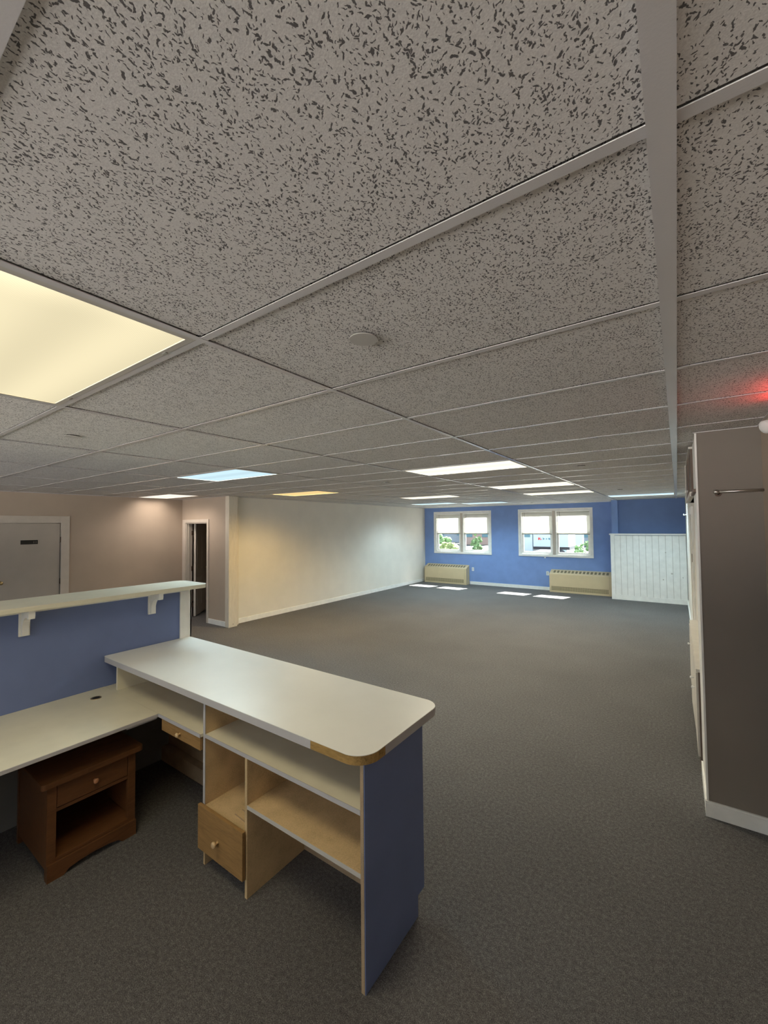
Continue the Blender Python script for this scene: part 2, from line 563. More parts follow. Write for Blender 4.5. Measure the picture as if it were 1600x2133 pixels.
for i in range(1, 9):
    m.box(GX(i) - T, GX(i) + T, -3.0, YB, CEIL - 0.0015, CEIL + 0.0010)
for j in range(-6, 20):
    m.box(-10.3, 0.56, GY(j) - T, GY(j) + T, CEIL - 0.0005, CEIL + 0.0015)
struct('trim_1', m, MT['tee'], 'thin ceiling tee grid', 'ceiling grid')
m = MB()
m.box(GX(0) - 0.019, GX(0) + 0.019, -3.0, YB, CEIL - 0.008, CEIL + 0.002)
struct('trim_2', m, MT['tee'], 'wide flat ceiling strip running away beside the right wall', 'ceiling grid')
m = MB()   # wall angle and pale strip at the window wall
m.box(XL, -1.365, YB - 0.10, YB, CEIL - 0.012, CEIL + 0.002)
struct('trim_3', m, MT['trim'])
m = MB()
m.box(XL, XL + 0.02, 5.0, YB - 0.1, CEIL - 0.004, CEIL + 0.001)
m.box(XH, XH + 0.02, -3, YD, CEIL - 0.004, CEIL + 0.001)
m.box(XH, -6.98, YD - 0.02, YD, CEIL - 0.004, CEIL + 0.001)
m.box(0.10, 0.45, 3.41, 3.43, CEIL - 0.004, CEIL + 0.001)
m.box(0.42, 0.438, -3.0, 3.42, CEIL - 0.004, CEIL + 0.001)
struct('trim_4', m, MT['tee'])
# chipped white scrape on a tile
m = MB()
for k in range(9):
    x = -1.71 + k * 0.009; y = 1.715 + random.uniform(-.003, .003)
    m.box(x, x + random.uniform(.004, .009), y, y + random.uniform(.004, .009), TZ - 0.0008, TZ + 0.001)
o = m.build('scrape_mark', MT['plastic_white'], ceiling, 'chipped white scrape')

# baseboards
def base_run(name, x0, x1, y0, y1, mat=MT['trim']):
    m = MB(); m.box(x0, x1, y0, y1, 0, 0.095, bevel=0.003)
    return struct(name, m, mat)
base_run('baseboard_left', XL, XL + 0.014, 4.99, YB)
base_run('baseboard_back', -5.45, -2.975, YB - 0.014, YB)
base_run('baseboard_doorway', -7.60, -7.00, YD - 0.014, YD)
base_run('baseboard_hall', XH, XH + 0.014, 2.74, YD)
base_run('baseboard_right', 0.151, 0.165, 6.0, 11.85)
m = MB()
m.box(0.101, 0.438, 3.415, 3.43, 0, 0.085)
m.box(0.101, 0.438, 3.418, 3.43, 0.085, 0.097)
m.box(0.101, 0.115, 3.43, 3.96, 0, 0.10)
struct('baseboard_post', m, MT['trim'])
struct('baseboard_near_right', box(0.424, 0.438, -3.0, 3.415, 0, 0.095), MT['trim'])
m = MB()
m.box(0.108, 0.119, 3.424, 3.434, 0.097, CEIL)
struct('trim_5', m, MT['trim'], 'white corner bead on the taupe wall end', 'trim')
struct('trim_7', box(0.1115, 0.1149, 3.434, 3.999, 0.10, CEIL), MT['trim'], 'added pale skin, window light put into its colour, on the flank of the taupe wall end', 'trim')  # white skin added so the flank looks lit from the windows

# white timber corner post
m = MB()
m.box(-7.03, -6.995, YD - 0.022, 4.99, 0, CEIL, bevel=0.004)
m.box(-6.992, -6.905, YD - 0.028, 4.90, 0, CEIL, bevel=0.006)
struct('trim_6', m, MT['post_wood'], 'whitewashed timber corner post with knots between doorway and long wall', 'post')
o = box(-6.906, -6.9025, 4.80, 4.815, 0.05, 0.06).build('knot', MT['bronze'], bpy.data.objects['trim_6'])

# ------------------------------------------------------------------ doors
d1 = thing('door_1', 'closed off-white door with a small black plaque in the greige wall', 'door', (XH, 2.2, 0))
d1['kind'] = 'structure'
m = MB()
m.box(XH - 0.11, XH + 0.018, 2.615, 2.735, 0, 2.10, bevel=0.003)
m.box(XH - 0.11, XH + 0.018, 1.63, 1.745, 0, 2.10, bevel=0.003)
m.box(XH - 0.11, XH + 0.018, 1.745, 2.615, 1.985, 2.10, bevel=0.003)
m.box(XH - 0.11, XH - 0.048, 2.575, 2.62, 0, 1.99)
m.box(XH - 0.11, XH - 0.048, 1.74, 1.78, 0, 1.99)
m.box(XH - 0.11, XH - 0.048, 1.74, 2.62, 1.945, 1.99)
m.build('door_frame', MT['casing'], d1)
m = box(XH - 0.045, XH - 0.005, 1.752, 2.602, 0.012, 1.972)
leaf = m.build('door_leaf', MT['door'], d1)
for z in (0.28, 1.0, 1.70):
    m = MB(); m.cyl((XH + 0.002, 2.609, z - 0.045), (XH + 0.002, 2.609, z + 0.045), 0.006)
    m.build('hinge', MT['bronze'], d1)
m = MB()
m.lathe((XH - 0.005, 1.845, 1.05), (1, 0, 0), [(0, 0.03), (0.006, 0.03), (0.008, 0.012), (0.03, 0.011), (0.036, 0.022), (0.048, 0.028), (0.06, 0.024), (0.066, 0.010)])
m.build('door_handle', MT['brass'], d1)

sg = thing('door_sign', 'small black plaque with tiny pictograms on the closed door', 'sign', (XH - 0.005, 2.193, 1.637))
box(XH - 0.005, XH + 0.0, 2.083, 2.303, 1.637, 1.705, bevel=0.001).build('plate', MT['plaque'], sg)
m = MB()
for y in (2.252, 2.280):
    m.cyl((XH, y, 1.684), (XH + 0.001, y, 1.684), 0.005)
    m.box(XH, XH + 0.001, y - 0.006, y + 0.006, 1.662, 1.678)
    m.box(XH, XH + 0.001, y - 0.003, y + 0.003, 1.650, 1.662)
m.build('pictograms', MT['plaque_grey'], sg)

d2 = thing('door_2', 'narrow open door swung into the dim room behind the doorway', 'door', (-8.05, 4.8, 0))
d2['kind'] = 'structure'
m = MB()
m.box(-8.555, -8.445, YD - 0.018, YD, 0, 2.05, bevel=0.003)
m.box(-7.66, -7.60, YD - 0.018, YD, 0, 2.05, bevel=0.003)
m.box(-8.445, -7.66, YD - 0.018, YD, 1.985, 2.05, bevel=0.003)
m.box(-8.45, -8.43, YD, YD + 0.13, 0, 1.985)
m.box(-7.675, -7.655, YD, YD + 0.13, 0, 1.985)
m.box(-8.43, -7.675, YD, YD + 0.13, 1.965, 1.985)
m.box(-8.43, -8.418, YD + 0.04, YD + 0.075, 0, 1.965)
m.build('door_frame', MT['casing'], d2)
a = math.atan2(5.44 - 4.90, -8.91 + 8.41)
ca, sa = math.cos(a), math.sin(a)
def LP(s, t, hx=-8.405, hy=4.895):   # along leaf s, across t
    return (hx + ca * s + sa * t, hy + sa * s - ca * t)
m = MB()
m.prism([LP(0, 0), LP(0.76, 0), LP(0.76, 0.036), LP(0, 0.036)], 0.015, 1.96, 'Z')
lf = m.build('door_leaf', MT['door_open'], d2)
m = MB()
for z0, z1 in ((0.22, 0.82), (0.98, 1.82)):
    for s0, s1 in ((0.10, 0.34), (0.42, 0.66)):
        m.prism([LP(s0, 0.034), LP(s1, 0.034), LP(s1, 0.040), LP(s0, 0.040)], z0, z1, 'Z')
        m.prism([LP(s0, -0.004), LP(s1, -0.004), LP(s1, 0.002), LP(s0, 0.002)], z0, z1, 'Z')
m.build('raised_panel', MT['door_open'], lf)
m = MB(); m.prism([LP(-0.003, -0.002), LP(0.004, -0.002), LP(0.004, 0.038), LP(-0.003, 0.038)], 0.015, 1.96, 'Z')
m.build('door_edge', MT['casing'], lf, 'white painted door edge')
for z in (0.25, 1.02, 1.77):
    m = MB()
    m.cyl((-8.417, 4.882, z - 0.045), (-8.417, 4.882, z + 0.045), 0.010)
    m.box(-8.432, -8.405, 4.85, 4.888, z - 0.045, z + 0.045)
    m.build('hinge', MT['bronze'], d2)
m = MB()
p = LP(0.69, 0.036); q = LP(0.69, 0.10)
m.cyl((p[0], p[1], 0.98), (q[0], q[1], 0.98), 0.012)
m.lathe((q[0], q[1], 0.98), (sa, -ca, 0), [(-0.01, 0.014), (0, 0.025), (0.014, 0.028), (0.026, 0.018)])
p = LP(0.69, 0.0); q = LP(0.69, -0.05)
m.cyl((p[0], p[1], 0.98), (q[0], q[1], 0.98), 0.02)
m.build('door_handle', MT['brass'], d2)

# ------------------------------------------------------------------ windows
def window(n, x0, x1, label):
    """x0,x1: outer casing; two double-hung units side by side"""
    w = thing('window_%d' % n, label, 'window', ((x0 + x1) / 2, YB, 0.955))
    w['kind'] = 'structure'
    z0, z1 = 0.955, 2.335
    c = 0.062
    m = MB()
    ya, yb = YB - 0.02, YB
    m.box(x0, x1, ya, yb, z1 - c, z1, bevel=0.003)
    m.box(x0, x1, ya - 0.004, yb, z0, z0 + c, bevel=0.003)
    m.box(x0, x0 + c, ya, yb, z0 + c, z1 - c, bevel=0.003)
    m.box(x1 - c, x1, ya, yb, z0 + c, z1 - c, bevel=0.003)
    m.build('window_casing', MT['trim'], w)
    xm = (x0 + x1) / 2
    m = MB()
    m.box(xm - 0.038, xm + 0.038, YB - 0.012, YB + 0.13, z0 + c, z1 - c)
    m.build('mullion', MT['casing'], w)
    for a, b in ((x0 + c, xm - 0.038), (xm + 0.038, x1 - c)):
        m = MB()   # frame lining
        t = 0.022
        m.box(a, a + t, YB, YB + 0.13, z0 + c, z1 - c)
        m.box(b - t, b, YB, YB + 0.13, z0 + c, z1 - c)
        m.box(a + t, b - t, YB, YB + 0.13, z0 + c, z0 + c + t)
        m.box(a + t, b - t, YB, YB + 0.13, z1 - c - t, z1 - c)
        m.build('window_frame', MT['trim'], w)
        a2, b2 = a + t, b - t
        zl, zm, zh = z0 + c + t, 1.66, z1 - c - t
        for nm, s0, s1, yy in (('lower_sash', zl, zm, YB + 0.055), ('upper_sash', zm - 0.03, zh, YB + 0.095)):
            m = MB()
            k = 0.055
            m.box(a2, a2 + k, yy, yy + 0.032, s0, s1, bevel=0.002)
            m.box(b2 - k, b2, yy, yy + 0.032, s0, s1, bevel=0.002)
            m.box(a2 + k, b2 - k, yy, yy + 0.032, s0, s0 + (0.05 if s0 == zl else 0.035), bevel=0.002)
            m.box(a2 + k, b2 - k, yy, yy + 0.032, s1 - 0.035, s1, bevel=0.002)
            if s0 == zl:
                pass
            sash = m.build(nm, MT['trim'], w)
            m = MB(); m.box(a2 + k, b2 - k, yy + 0.014, yy + 0.017, s0 + 0.035, s1 - 0.03)
            m.build('pane', MT['glass'], sash)
            if nm == 'upper_sash':     # a muntin bar set off towards the left of the upper sash
                m = MB(); m.box(a2 + 0.14, a2 + 0.152, yy + 0.002, yy + 0.012, s1 - 0.22, s1)
                m.build('bar', MT['casing'], sash)
    return w
window(1, -6.72, -4.715, 'white framed double window at the left of the blue wall')
window(2, -3.88, -1.863, 'white framed double window at the right of the blue wall')

def blind(x0, x1, label):
    t = thing('roller_blind', label, 'blind', ((x0 + x1) / 2, YB + 0.03, 1.60), 'roller blinds in the far windows')
    m = MB()
    m.cyl((x0, YB + 0.022, 2.225), (x1, YB + 0.022, 2.225), 0.018)
    m.build('roller', MT['shade'], t)
    m = MB(); m.box(x0, x1, YB + 0.0375, YB + 0.039, 1.607, 2.235)
    m.build('shade', MT['shade'], t)
    m = MB(); m.box(x0, x1, YB + 0.008, YB + 0.0088, 2.115, 2.245)
    m.build('valance', MT['shade'], t)
    m = MB(); m.cyl((x0 + 0.09, YB + 0.003, 2.24), (x0 + 0.09, YB + 0.003, 2.09), 0.004, 0.004, 8)
    m.build('pull_cord', MT['plaque_grey'], t)
    m = MB(); m.box(x0 - 0.005, x1 + 0.005, YB + 0.028, YB + 0.044, 1.592, 1.607, bevel=0.003)
    m.build('bottom_rail', MT['plaque_grey'], t)
BL = [(-6.628, -5.785, 'left window'), (-5.652, -4.808, 'left window'), (-3.785, -2.94, 'right window'), (-2.802, -1.955, 'right window')]
for k, (a, b, w) in enumerate(BL):
    blind(a, b, 'white roller blind half lowered over the %s sash of the %s' % ('left' if k % 2 == 0 else 'right', w))

# little white latch drops below the window casing
o = tag(box(-3.15, -3.11, YB - 0.022, YB, 0.915, 0.945, bevel=0.003).build('cord_cleat', MT['plastic_white']), 'tiny white cord cleat on blue wall just under the right window', 'cleat')

# ------------------------------------------------------------------ room heaters
def heater(x0, x1, label):
    t = thing('convector_heater', label, 'heater', ((x0 + x1) / 2, 12.34, 0), 'beige convector heaters under the windows')
    y0, y1 = 12.21, YB - 0.001
    zf, zb = 0.50, 0.605
    m = MB()
    m.prism([(y0, 0.0), (y0, zf), (y0 + 0.035, zf + 0.02), (y1, zb), (y1, 0.0)], x0, x1, 'X', bevel=0.004)
    m.build('casing', MT['heater'], t)
    n = 15 if x1 - x0 < 1.6 else 16
    mg = MB(); ms = MB()
    w = (x1 - x0 - 0.14) / n
    def top(y): return zf + 0.02 + (y - y0 - 0.035) * (zb - zf - 0.02) / (y1 - y0 - 0.035)
    for k in range(n):
        a = x0 + 0.07 + k * w
        ya, yb2 = y0 + 0.07, y1 - 0.06
        mg.prism([(ya, top(ya) - 0.002), (ya, top(ya) + 0.004), (yb2, top(yb2) + 0.004), (yb2, top(yb2) - 0.002)], a + 0.020, a + w - 0.020, 'X')
    mg.build('top_grille', MT['heater_dark'], t, 'row of dark vent slots on the sloping top')
    m = MB()
    m.box(x0 + 0.05, x1 - 0.09, y0 - 0.0015, y0 + 0.001, 0.055, 0.165)
    gr = m.build('bottom_grille', MT['heater_dark'], t, 'dim vent grille along the foot')
    m = MB()
    k = x0 + 0.06
    while k < x1 - 0.1:
        m.box(k, k + 0.006, y0 - 0.004, y0 + 0.001, 0.055, 0.165)
        k += 0.022
    for z in (0.085, 0.11, 0.135):
        m.box(x0 + 0.05, x1 - 0.09, y0 - 0.0035, y0 + 0.001, z, z + 0.004)
    m.build('slats', MT['heater'], gr)
    m = MB()
    m.box(x1 - 0.062, x1 - 0.058, y0 - 0.001, y0 + 0.001, 0.01, zf - 0.01)
    m.build('panel_joint', MT['heater_dark'], t)
heater(-6.97, -5.47, 'beige convector heater in the left corner under the left window')
heater(-2.965, -1.41, 'beige convector heater under the right window, next to the plank partition')

def outlet(x, label):
    t = thing('wall_outlet', label, 'outlet', (x, YB, 0.42), 'wall outlets on the blue wall')
    box(x - 0.036, x + 0.036, YB - 0.006, YB, 0.425, 0.54, bevel=0.002).build('cover_plate', MT['plastic_white'], t)
    m = MB()
    for z in (0.452, 0.492):
        m.box(x - 0.015, x + 0.015, YB - 0.0075, YB - 0.005, z, z + 0.026, bevel=0.001)
    m.build('socket', MT['edge_band'], t)
outlet(-5.345, 'white wall outlet on blue wall right of the left heater')
outlet(-3.07, 'white wall outlet on blue wall left of the right heater')

# ------------------------------------------------------------------ plank partition
pt = thing('plank_partition', 'white painted chest-high partition of vertical planks before the blue alcove', 'partition', (-0.61, 11.9, 0))
m = MB()
x = -1.385 + 0.085
n = 11
w = (0.160 - x) / n
for k in range(n):
    m.box(x + k * w + 0.0035, x + (k + 1) * w - 0.0035, 11.856, 11.866, 0.10, 1.59, bevel=0.002)
m.build('planks', MT['trim'], pt)
box(x, 0.16, 11.8665, 11.90, 0.10, 1.59).build('groove_backing', MT['fixture'], pt)
box(-1.385, -1.30, 11.845, 12.0, 0, 1.60, bevel=0.003).build('post', MT['trim'], pt)
box(-1.41, 0.164, 11.83, 12.0, 1.60, 1.635, bevel=0.004).build('cap_rail', MT['trim'], pt)
box(-1.30, 0.164, 11.845, 11.86, 0, 0.115, bevel=0.003).build('foot_board', MT['trim'], pt)
m = MB()
for kx, kz, kr in ((-0.24, 1.19, .014), (-0.13, 0.70, .018), (-0.30, 0.55, .014), (0.08, 0.62, .012)):
    m.cyl((kx, 11.8552, kz), (kx, 11.8562, kz), kr)
m.build('wood_knots', MT['fixture'], pt, 'faint grey knots showing through the paint')

# ------------------------------------------------------------------ ceiling lights
for (i, j), (mat, lab) in fixtures.items():
    cx, cy = (GX(i) + GX(i + 1)) / 2, (GY(j) + GY(j + 1)) / 2
    t = thing('ceiling_light', lab, 'ceiling light', (cx, cy, CEIL), 'recessed ceiling light panels')
    hx, hy = 0.6096 - 0.013, 0.3048 - 0.013
    m = MB()
    b = 0.022
    for (a0, a1, b0, b1) in ((cx - hx, cx + hx, cy - hy, cy - hy + b), (cx - hx, cx + hx, cy + hy - b, cy + hy),
                             (cx - hx, cx - hx + b, cy - hy + b, cy + hy - b), (cx + hx - b, cx + hx, cy - hy + b, cy + hy - b)):
        m.box(a0, a1, b0, b1, CEIL - 0.001, CEIL + 0.012)
    m.box(cx - hx, cx + hx, cy - hy, cy + hy, CEIL + 0.0125, CEIL + 0.09)
    m.build('frame', MT['fixture'], t)
    m = MB()
    v = [m.bm.verts.new((cx + sx * (hx - b + 0.001), cy + sy * (hy - b + 0.001), CEIL + 0.003)) for sx, sy in ((-1, -1), (-1, 1), (1, 1), (1, -1))]
    m.bm.faces.new(v)
    m.box(cx - hx + b, cx + hx - b, cy - hy + b, cy + hy - b, CEIL + 0.0035, CEIL + 0.006)
    d = m.build('diffuser', MT[mat], t, origin=(cx, cy, CEIL))
    if (i, j) == (1, -1):
        for x in (cx + 0.42, cx - 0.42):
            box(x - 0.012, x + 0.012, cy + hy - 0.012, cy + hy - 0.004, CEIL - 0.004, CEIL - 0.001).build('latch', MT['metal'], t)

# round sprinkler cover plates
plates = [(-0.800, 1.030, 'round blank cover plate in the near ceiling tile, largest of them'),
          (-3.176, 1.021, 'round cover plate in the ceiling left of the nearest light, over the half wall'),
          (-3.249, 4.681, 'tiny round cover plate in the ceiling left of the middle cream light'),
          (-0.792, 4.661, 'round cover plate in the ceiling right of the middle cream light'),
          (-0.80, 8.32, 'far tiny round cover plate in the ceiling before the right window'),
          (-3.22, 11.6, 'farthest round cover plate in the ceiling close to the window wall')]
for x, y, lab in plates:
    t = thing('sprinkler_cover', lab, 'ceiling cover plate', (x, y, CEIL), 'round sprinkler covers in the ceiling')
    m = MB()
    m.cyl((x, y, TZ - 0.009), (x, y, TZ - 0.006), 0.045, 0.045, 40)
    m.build('disc', MT['sprk'], t)
    m = MB(); m.cyl((x, y, TZ - 0.006), (x, y, TZ + 0.0), 0.036, 0.036, 32)
    m.build('collar', MT['black'], t)

# ------------------------------------------------------------------ reception half wall
HX = -3.48
hw = thing('half_wall', 'blue reception half wall topped by a long cream ledge', 'half wall', (HX - 0.06, 0.4, 0))
box(HX - 0.12, HX, -1.2, 1.985, 0.66, 1.372).build('wall_panel', MT['blue_desk'], hw)
box(HX - 0.118, HX - 0.002, -1.2, 1.985, 0.0, 0.66).build('lower_panel', MT['grey_low'], hw, 'grey lower face under the desk')  # half wall is plain grey below the worktop, blue above
m = MB()
m.box(HX, HX + 0.014, 1.900, 2.0, 0.0, 1.345, bevel=0.002)
m.box(HX - 0.134, HX + 0.014, 1.985, 2.0, 0.0, 1.372, bevel=0.002)
m.box(HX - 0.134, HX - 0.12, 1.9, 2.0, 0.0, 1.345, bevel=0.002)
m.build('end_post', MT['trim'], hw, 'cream end trim')
m = MB()
m.box(HX, HX + 0.018, -1.2, 1.985, 1.338, 1.372, bevel=0.004)
m.build('ledge_moulding', MT['trim'], hw)
def rounded(x0, x1, y0, y1, radii, seg=10):
    """outline, counter-clockwise from (x0,y0); radii for corners (x0y0, x1y0, x1y1, x0y1)"""
    pts = []
    cs = [(x0, y0, math.pi), (x1, y0, 1.5 * math.pi), (x1, y1, 0), (x0, y1, 0.5 * math.pi)]
    for (cx, cy, a0), rr in zip(cs, radii):
        if rr == 0:
            pts.append((cx, cy)); continue
        ox = cx + (rr if cx == x0 else -rr); oy = cy + (rr if cy == y0 else -rr)
        for k in range(seg + 1):
            an = a0 + (math.pi / 2) * k / seg
            pts.append((ox + rr * math.cos(an), oy + rr * math.sin(an)))
    return pts
m = MB()
m.prism(rounded(-3.735, -3.295, -1.2, 2.06, (0, 0, 0.07, 0.09)), 1.372, 1.402, 'Z', bevel=0.009)
m.build('ledge', MT['melamine'], hw, 'long cream bar ledge with rounded nose')
def bracket(y):
    m = MB()
    m.box(HX, HX + 0.014, y - 0.029, y + 0.029, 1.192, 1.345, bevel=0.002)
    prof = [(HX + 0.012, 1.20), (HX + 0.034, 1.20), (HX + 0.036, 1.235)]
    for k in range(9):
        an = math.pi - k * (math.pi / 2) / 8
        prof.append((HX + 0.036 + 0.085 + 0.085 * math.cos(an), 1.24 + 0.085 * math.sin(an)))
    prof += [(HX + 0.124, 1.318), (HX + 0.150, 1.318), (HX + 0.155, 1.335), (HX + 0.155, 1.3725), (HX + 0.012, 1.3725)]
    m.prism(prof, y - 0.017, y + 0.017, 'Y')
    m.build('bracket', MT['trim'], hw, 'white scrolled shelf bracket')
bracket(1.668); bracket(0.868); bracket(0.068)

# ------------------------------------------------------------------ worktop along the half wall
wk = thing('desk_worktop', 'low cream worktop along the blue half wall with an oval cable hole', 'worktop', (-3.08, 0.4, 0.70))
m = MB()
m.prism([(-3.478, -1.2), (-2.69, -1.2), (-2.69, 1.338), (-3.478, 1.338)], 0.702, 0.720, 'Z')
m.build('top', MT['melamine'], wk)
m = MB()
m.box(-2.690, -2.6865, -1.2, 1.338, 0.7005, 0.7195)
m.build('front_edge', MT['edge_band'], wk, 'grey worn front edging')
m = MB(); m.cyl((-3.292, 1.215, 0.7195), (-3.292, 1.215, 0.7225), 0.032, 0.032, 28)
gm = m.build('grommet', MT['brass'], wk, 'worn brass cable hole')
m = MB(); m.cyl((-3.290, 1.215, 0.722), (-3.290, 1.215, 0.7235), 0.022, 0.022, 24)
m.build('hole', MT['black'], gm)
m = MB(); m.box(-2.76, -2.70, 1.16, 1.335, 0.686, 0.702)
m.build('support_cleat', MT['edge_band'], wk)
m = MB(); m.box(-3.47, -2.74, -1.18, -1.15, 0, 0.702)
m.build('side_support', MT['board'], wk)

# ------------------------------------------------------------------ reception counter
ct = thing('reception_counter', 'reception counter with white top, open shelves and blue end panel', 'counter', (-2.25, 1.6, 0))
# slab
X0, X1, Y0, Y1, SL0, SL1 = -3.474, -1.045, 1.328, 1.985, 0.905, 0.945
outline = rounded(X0, X1, Y0, Y1, (0.02, 0.105, 0.085, 0.0), 14)
m = MB()
m.prism(outline, SL0, SL1 - 0.0025, 'Z')
top = m.build('countertop', MT['plywood'], ct, 'thick plywood slab with white laminate')
m = MB()
m.prism(rounded(X0, X1, Y0 - 0.001, Y1, (0.02, 0.106, 0.085, 0.0), 14), SL1 - 0.0025, SL1, 'Z')
m.build('laminate_sheet', MT['laminate'], top, 'white laminate surface')
def strip(pts, name, mat, lab=None):
    m = MB()
    for a, b in zip(pts, pts[1:]):
        a_, b_ = Vector(a), Vector(b)
        d = (b_ - a_).normalized(); nrm = Vector((d.y, -d.x)) * 0.0012
        q = [a_ - nrm * 0.2, b_ - nrm * 0.2, b_ + nrm, a_ + nrm]
        m.prism([(p.x, p.y) for p in q], SL0 + 0.0005, SL1 - 0.003, 'Z')
    m.build(name, mat, top, lab)
strip([(X0 + 0.001, Y0 + 0.02), (X0 + 0.02, Y0), (-1.345, Y0)], 'edge_band', MT['edge_band'], 'grey-white front edge band')
right = [(X1, 1.475), (X1, Y1 - 0.085)] + [(X1 - 0.085 + 0.085 * math.cos(k * math.pi / 16), Y1 - 0.085 + 0.085 * math.sin(k * math.pi / 16)) for k in range(1, 9)] + [(X0, Y1)]
strip(right, 'edge_band', MT['edge_band'], 'grey-white edge band on the far side')
# end panel, blue outside
m = MB()
m.prism([(1.360, 0.0), (1.772, 0.0), (1.772, 0.098), (1.832, 0.098), (1.832, 0.905), (1.360, 0.905)], -1.074, -1.070, 'X')
ep = m.build('end_panel', MT['blue_desk'], ct, 'blue painted end panel')
m = MB()
m.prism([(1.358, 0.0), (1.772, 0.0), (1.772, 0.098), (1.830, 0.098), (1.830, 0.905), (1.358, 0.905)], -1.091, -1.0742, 'X')
m.build('board_core', MT['board_dark'], ep, 'raw brown board edge')
# dividers
m = MB(); m.box(-2.222, -2.206, 1.360, 1.81, 0, 0.905)
dv = m.build('divider', MT['board'], ct)
m = MB(); m.box(-2.223, -2.205, 1.356, 1.360, 0.335, 0.905)
m.build('front_edge', MT['edge_band'], dv, 'white edging')
m = MB(); m.box(-1.847, -1.829, 1.358, 1.81, 0, 0.702)
m.build('divider', MT['board'], ct)
m = MB(); m.box(-3.340, -3.320, 1.360, 1.81, 0.72, 0.905)
m.build('divider', MT['melamine'], ct, 'short cream divider by the half wall')
# shelves
m = MB(); m.box(-2.206, -1.091, 1.360, 1.81, 0.700, 0.718)
sh = m.build('shelf', MT['melamine'], ct, 'cream upper shelf')
m = MB(); m.box(-2.206, -1.091, 1.3565, 1.360, 0.699, 0.719)
m.build('front_edge', MT['edge_band'], sh)
m = MB(); m.box(-3.474, -2.222, 1.3390, 1.81, 0.702, 0.720)
sh = m.build('shelf', MT['melamine'], ct, 'cream shelf level with the worktop')
m = MB(); m.box(-2.686, -2.222, 1.335, 1.3385, 0.701, 0.721)
m.build('front_edge', MT['edge_band'], sh)
m = MB(); m.box(-1.829, -1.091, 1.360, 1.81, 0.447, 0.465)
sh = m.build('shelf', MT['board'], ct, 'tan particle board lower shelf')
m = MB(); m.box(-1.829, -1.091, 1.3575, 1.360, 0.4465, 0.4655)
m.build('front_edge', MT['fixture'], sh)
m = MB(); m.box(-1.829, -1.091, 1.60, 1.62, 0.40, 0.447)
m.build('shelf_cleat', MT['board_dark'], ct)
m = MB(); m.box(-2.206, -1.847, 1.360, 1.81, 0.312, 0.328)
sh = m.build('shelf', MT['board'], ct, 'tan board above the lower drawer')
m = MB()
for y in (1.405, 1.45):
    m.prism([(-2.00, y), (-1.847, y - 0.012), (-1.847, y - 0.006), (-2.00, y + 0.006)], 0.327, 0.331, 'Z')
m.build('loose_slats', MT['board_dark'], sh)
# back panel
m = MB(); m.box(-3.474, -1.0915, 1.812, 1.83, 0.098, 0.905)
m.build('back_panel', MT['board_dark'], ct)
m = MB(); m.box(-3.474, -1.0915, 1.755, 1.77, 0.0, 0.110); m.box(-3.474, -1.0915, 1.77, 1.812, 0.098, 0.110)
m.build('toe_kick', MT['board_dark'], ct)
# drawers
def knob(parent, x, y, z, mat, s=1.0, ax=(0, -1, 0)):
    m = MB()
    m.lathe((x, y, z), ax, [(0, 0.009 * s), (0.006 * s, 0.007 * s), (0.014 * s, 0.008 * s), (0.018 * s, 0.014 * s), (0.025 * s, 0.017 * s), (0.031 * s, 0.014 * s), (0.034 * s, 0.006 * s)])
    m.build('knob', mat, parent)
m = MB()
m.box(-2.236, -1.835, 1.334, 1.352, 0.098, 0.337, bevel=0.002)
dr = m.build('drawer', MT['drawer_wood'], ct, 'lower brown drawer')
m = MB()
m.box(-2.200, -1.852, 1.352, 1.78, 0.115, 0.125)
m.box(-2.200, -2.190, 1.352, 1.78, 0.125, 0.29)
m.box(-1.862, -1.852, 1.352, 1.78, 0.125, 0.29)
m.build('drawer_box', MT['board'], dr)
knob(dr, -2.046, 1.334, 0.205, MT['knob_wood'])
m = MB()
m.box(-2.652, -2.226, 1.340, 1.356, 0.628, 0.700, bevel=0.002)
dr = m.build('drawer', MT['drawer_wood'], ct, 'shallow brown drawer under the worktop corner')
m = MB()
m.box(-2.640, -2.236, 1.356, 1.76, 0.636, 0.644)
m.box(-2.640, -2.630, 1.356, 1.76, 0.644, 0.69)
m.build('drawer_box', MT['board'], dr)
knob(dr, -2.44, 1.340, 0.662, MT['knob_wood'], 0.8)

# ------------------------------------------------------------------ nightstand under the worktop
ns = thing('nightstand', 'brown oak nightstand with one drawer under the low worktop', 'nightstand', (-3.05, 1.03, 0))
xf, xb, ya, yb = -2.793, -3.30, 0.808, 1.252
m = MB()
m.prism(rounded(xb - 0.01, xf + 0.03, ya - 0.033, yb + 0.033, (0.0, 0.02, 0.02, 0.0)), 0.500, 0.530, 'Z', bevel=0.008)
m.build('top', MT['oak'], ns)
for y0_, y1_ in ((ya, ya + 0.042), (yb - 0.042, yb)):
    box(xf - 0.028, xf, y0_, y1_, 0, 0.50, bevel=0.002).build('leg', MT['oak'], ns)
    box(xb, xb + 0.028, y0_, y1_, 0, 0.50, bevel=0.002).build('leg', MT['oak'], ns)
box(xb + 0.028, xf - 0.028, ya + 0.004, ya + 0.018, 0.05, 0.50).build('side_panel', MT['oak'], ns)
box(xb + 0.028, xf - 0.028, yb - 0.018, yb - 0.004, 0.05, 0.50).build('side_panel', MT['oak'], ns)
box(xb + 0.004, xb + 0.014, ya + 0.042, yb - 0.042, 0.05, 0.50).build('back_panel', MT['oak'], ns)
m = MB(); m.box(xf - 0.020, xf - 0.004, ya + 0.045, yb - 0.045, 0.368, 0.484, bevel=0.002)
dr = m.build('drawer', MT['oak'], ns)
knob(dr, xf - 0.004, 1.032, 0.428, MT['oak_knob'], 0.85, (1, 0, 0))
m = MB(); m.box(xb + 0.014, xf - 0.020, ya + 0.018, yb - 0.018, 0.35, 0.362)
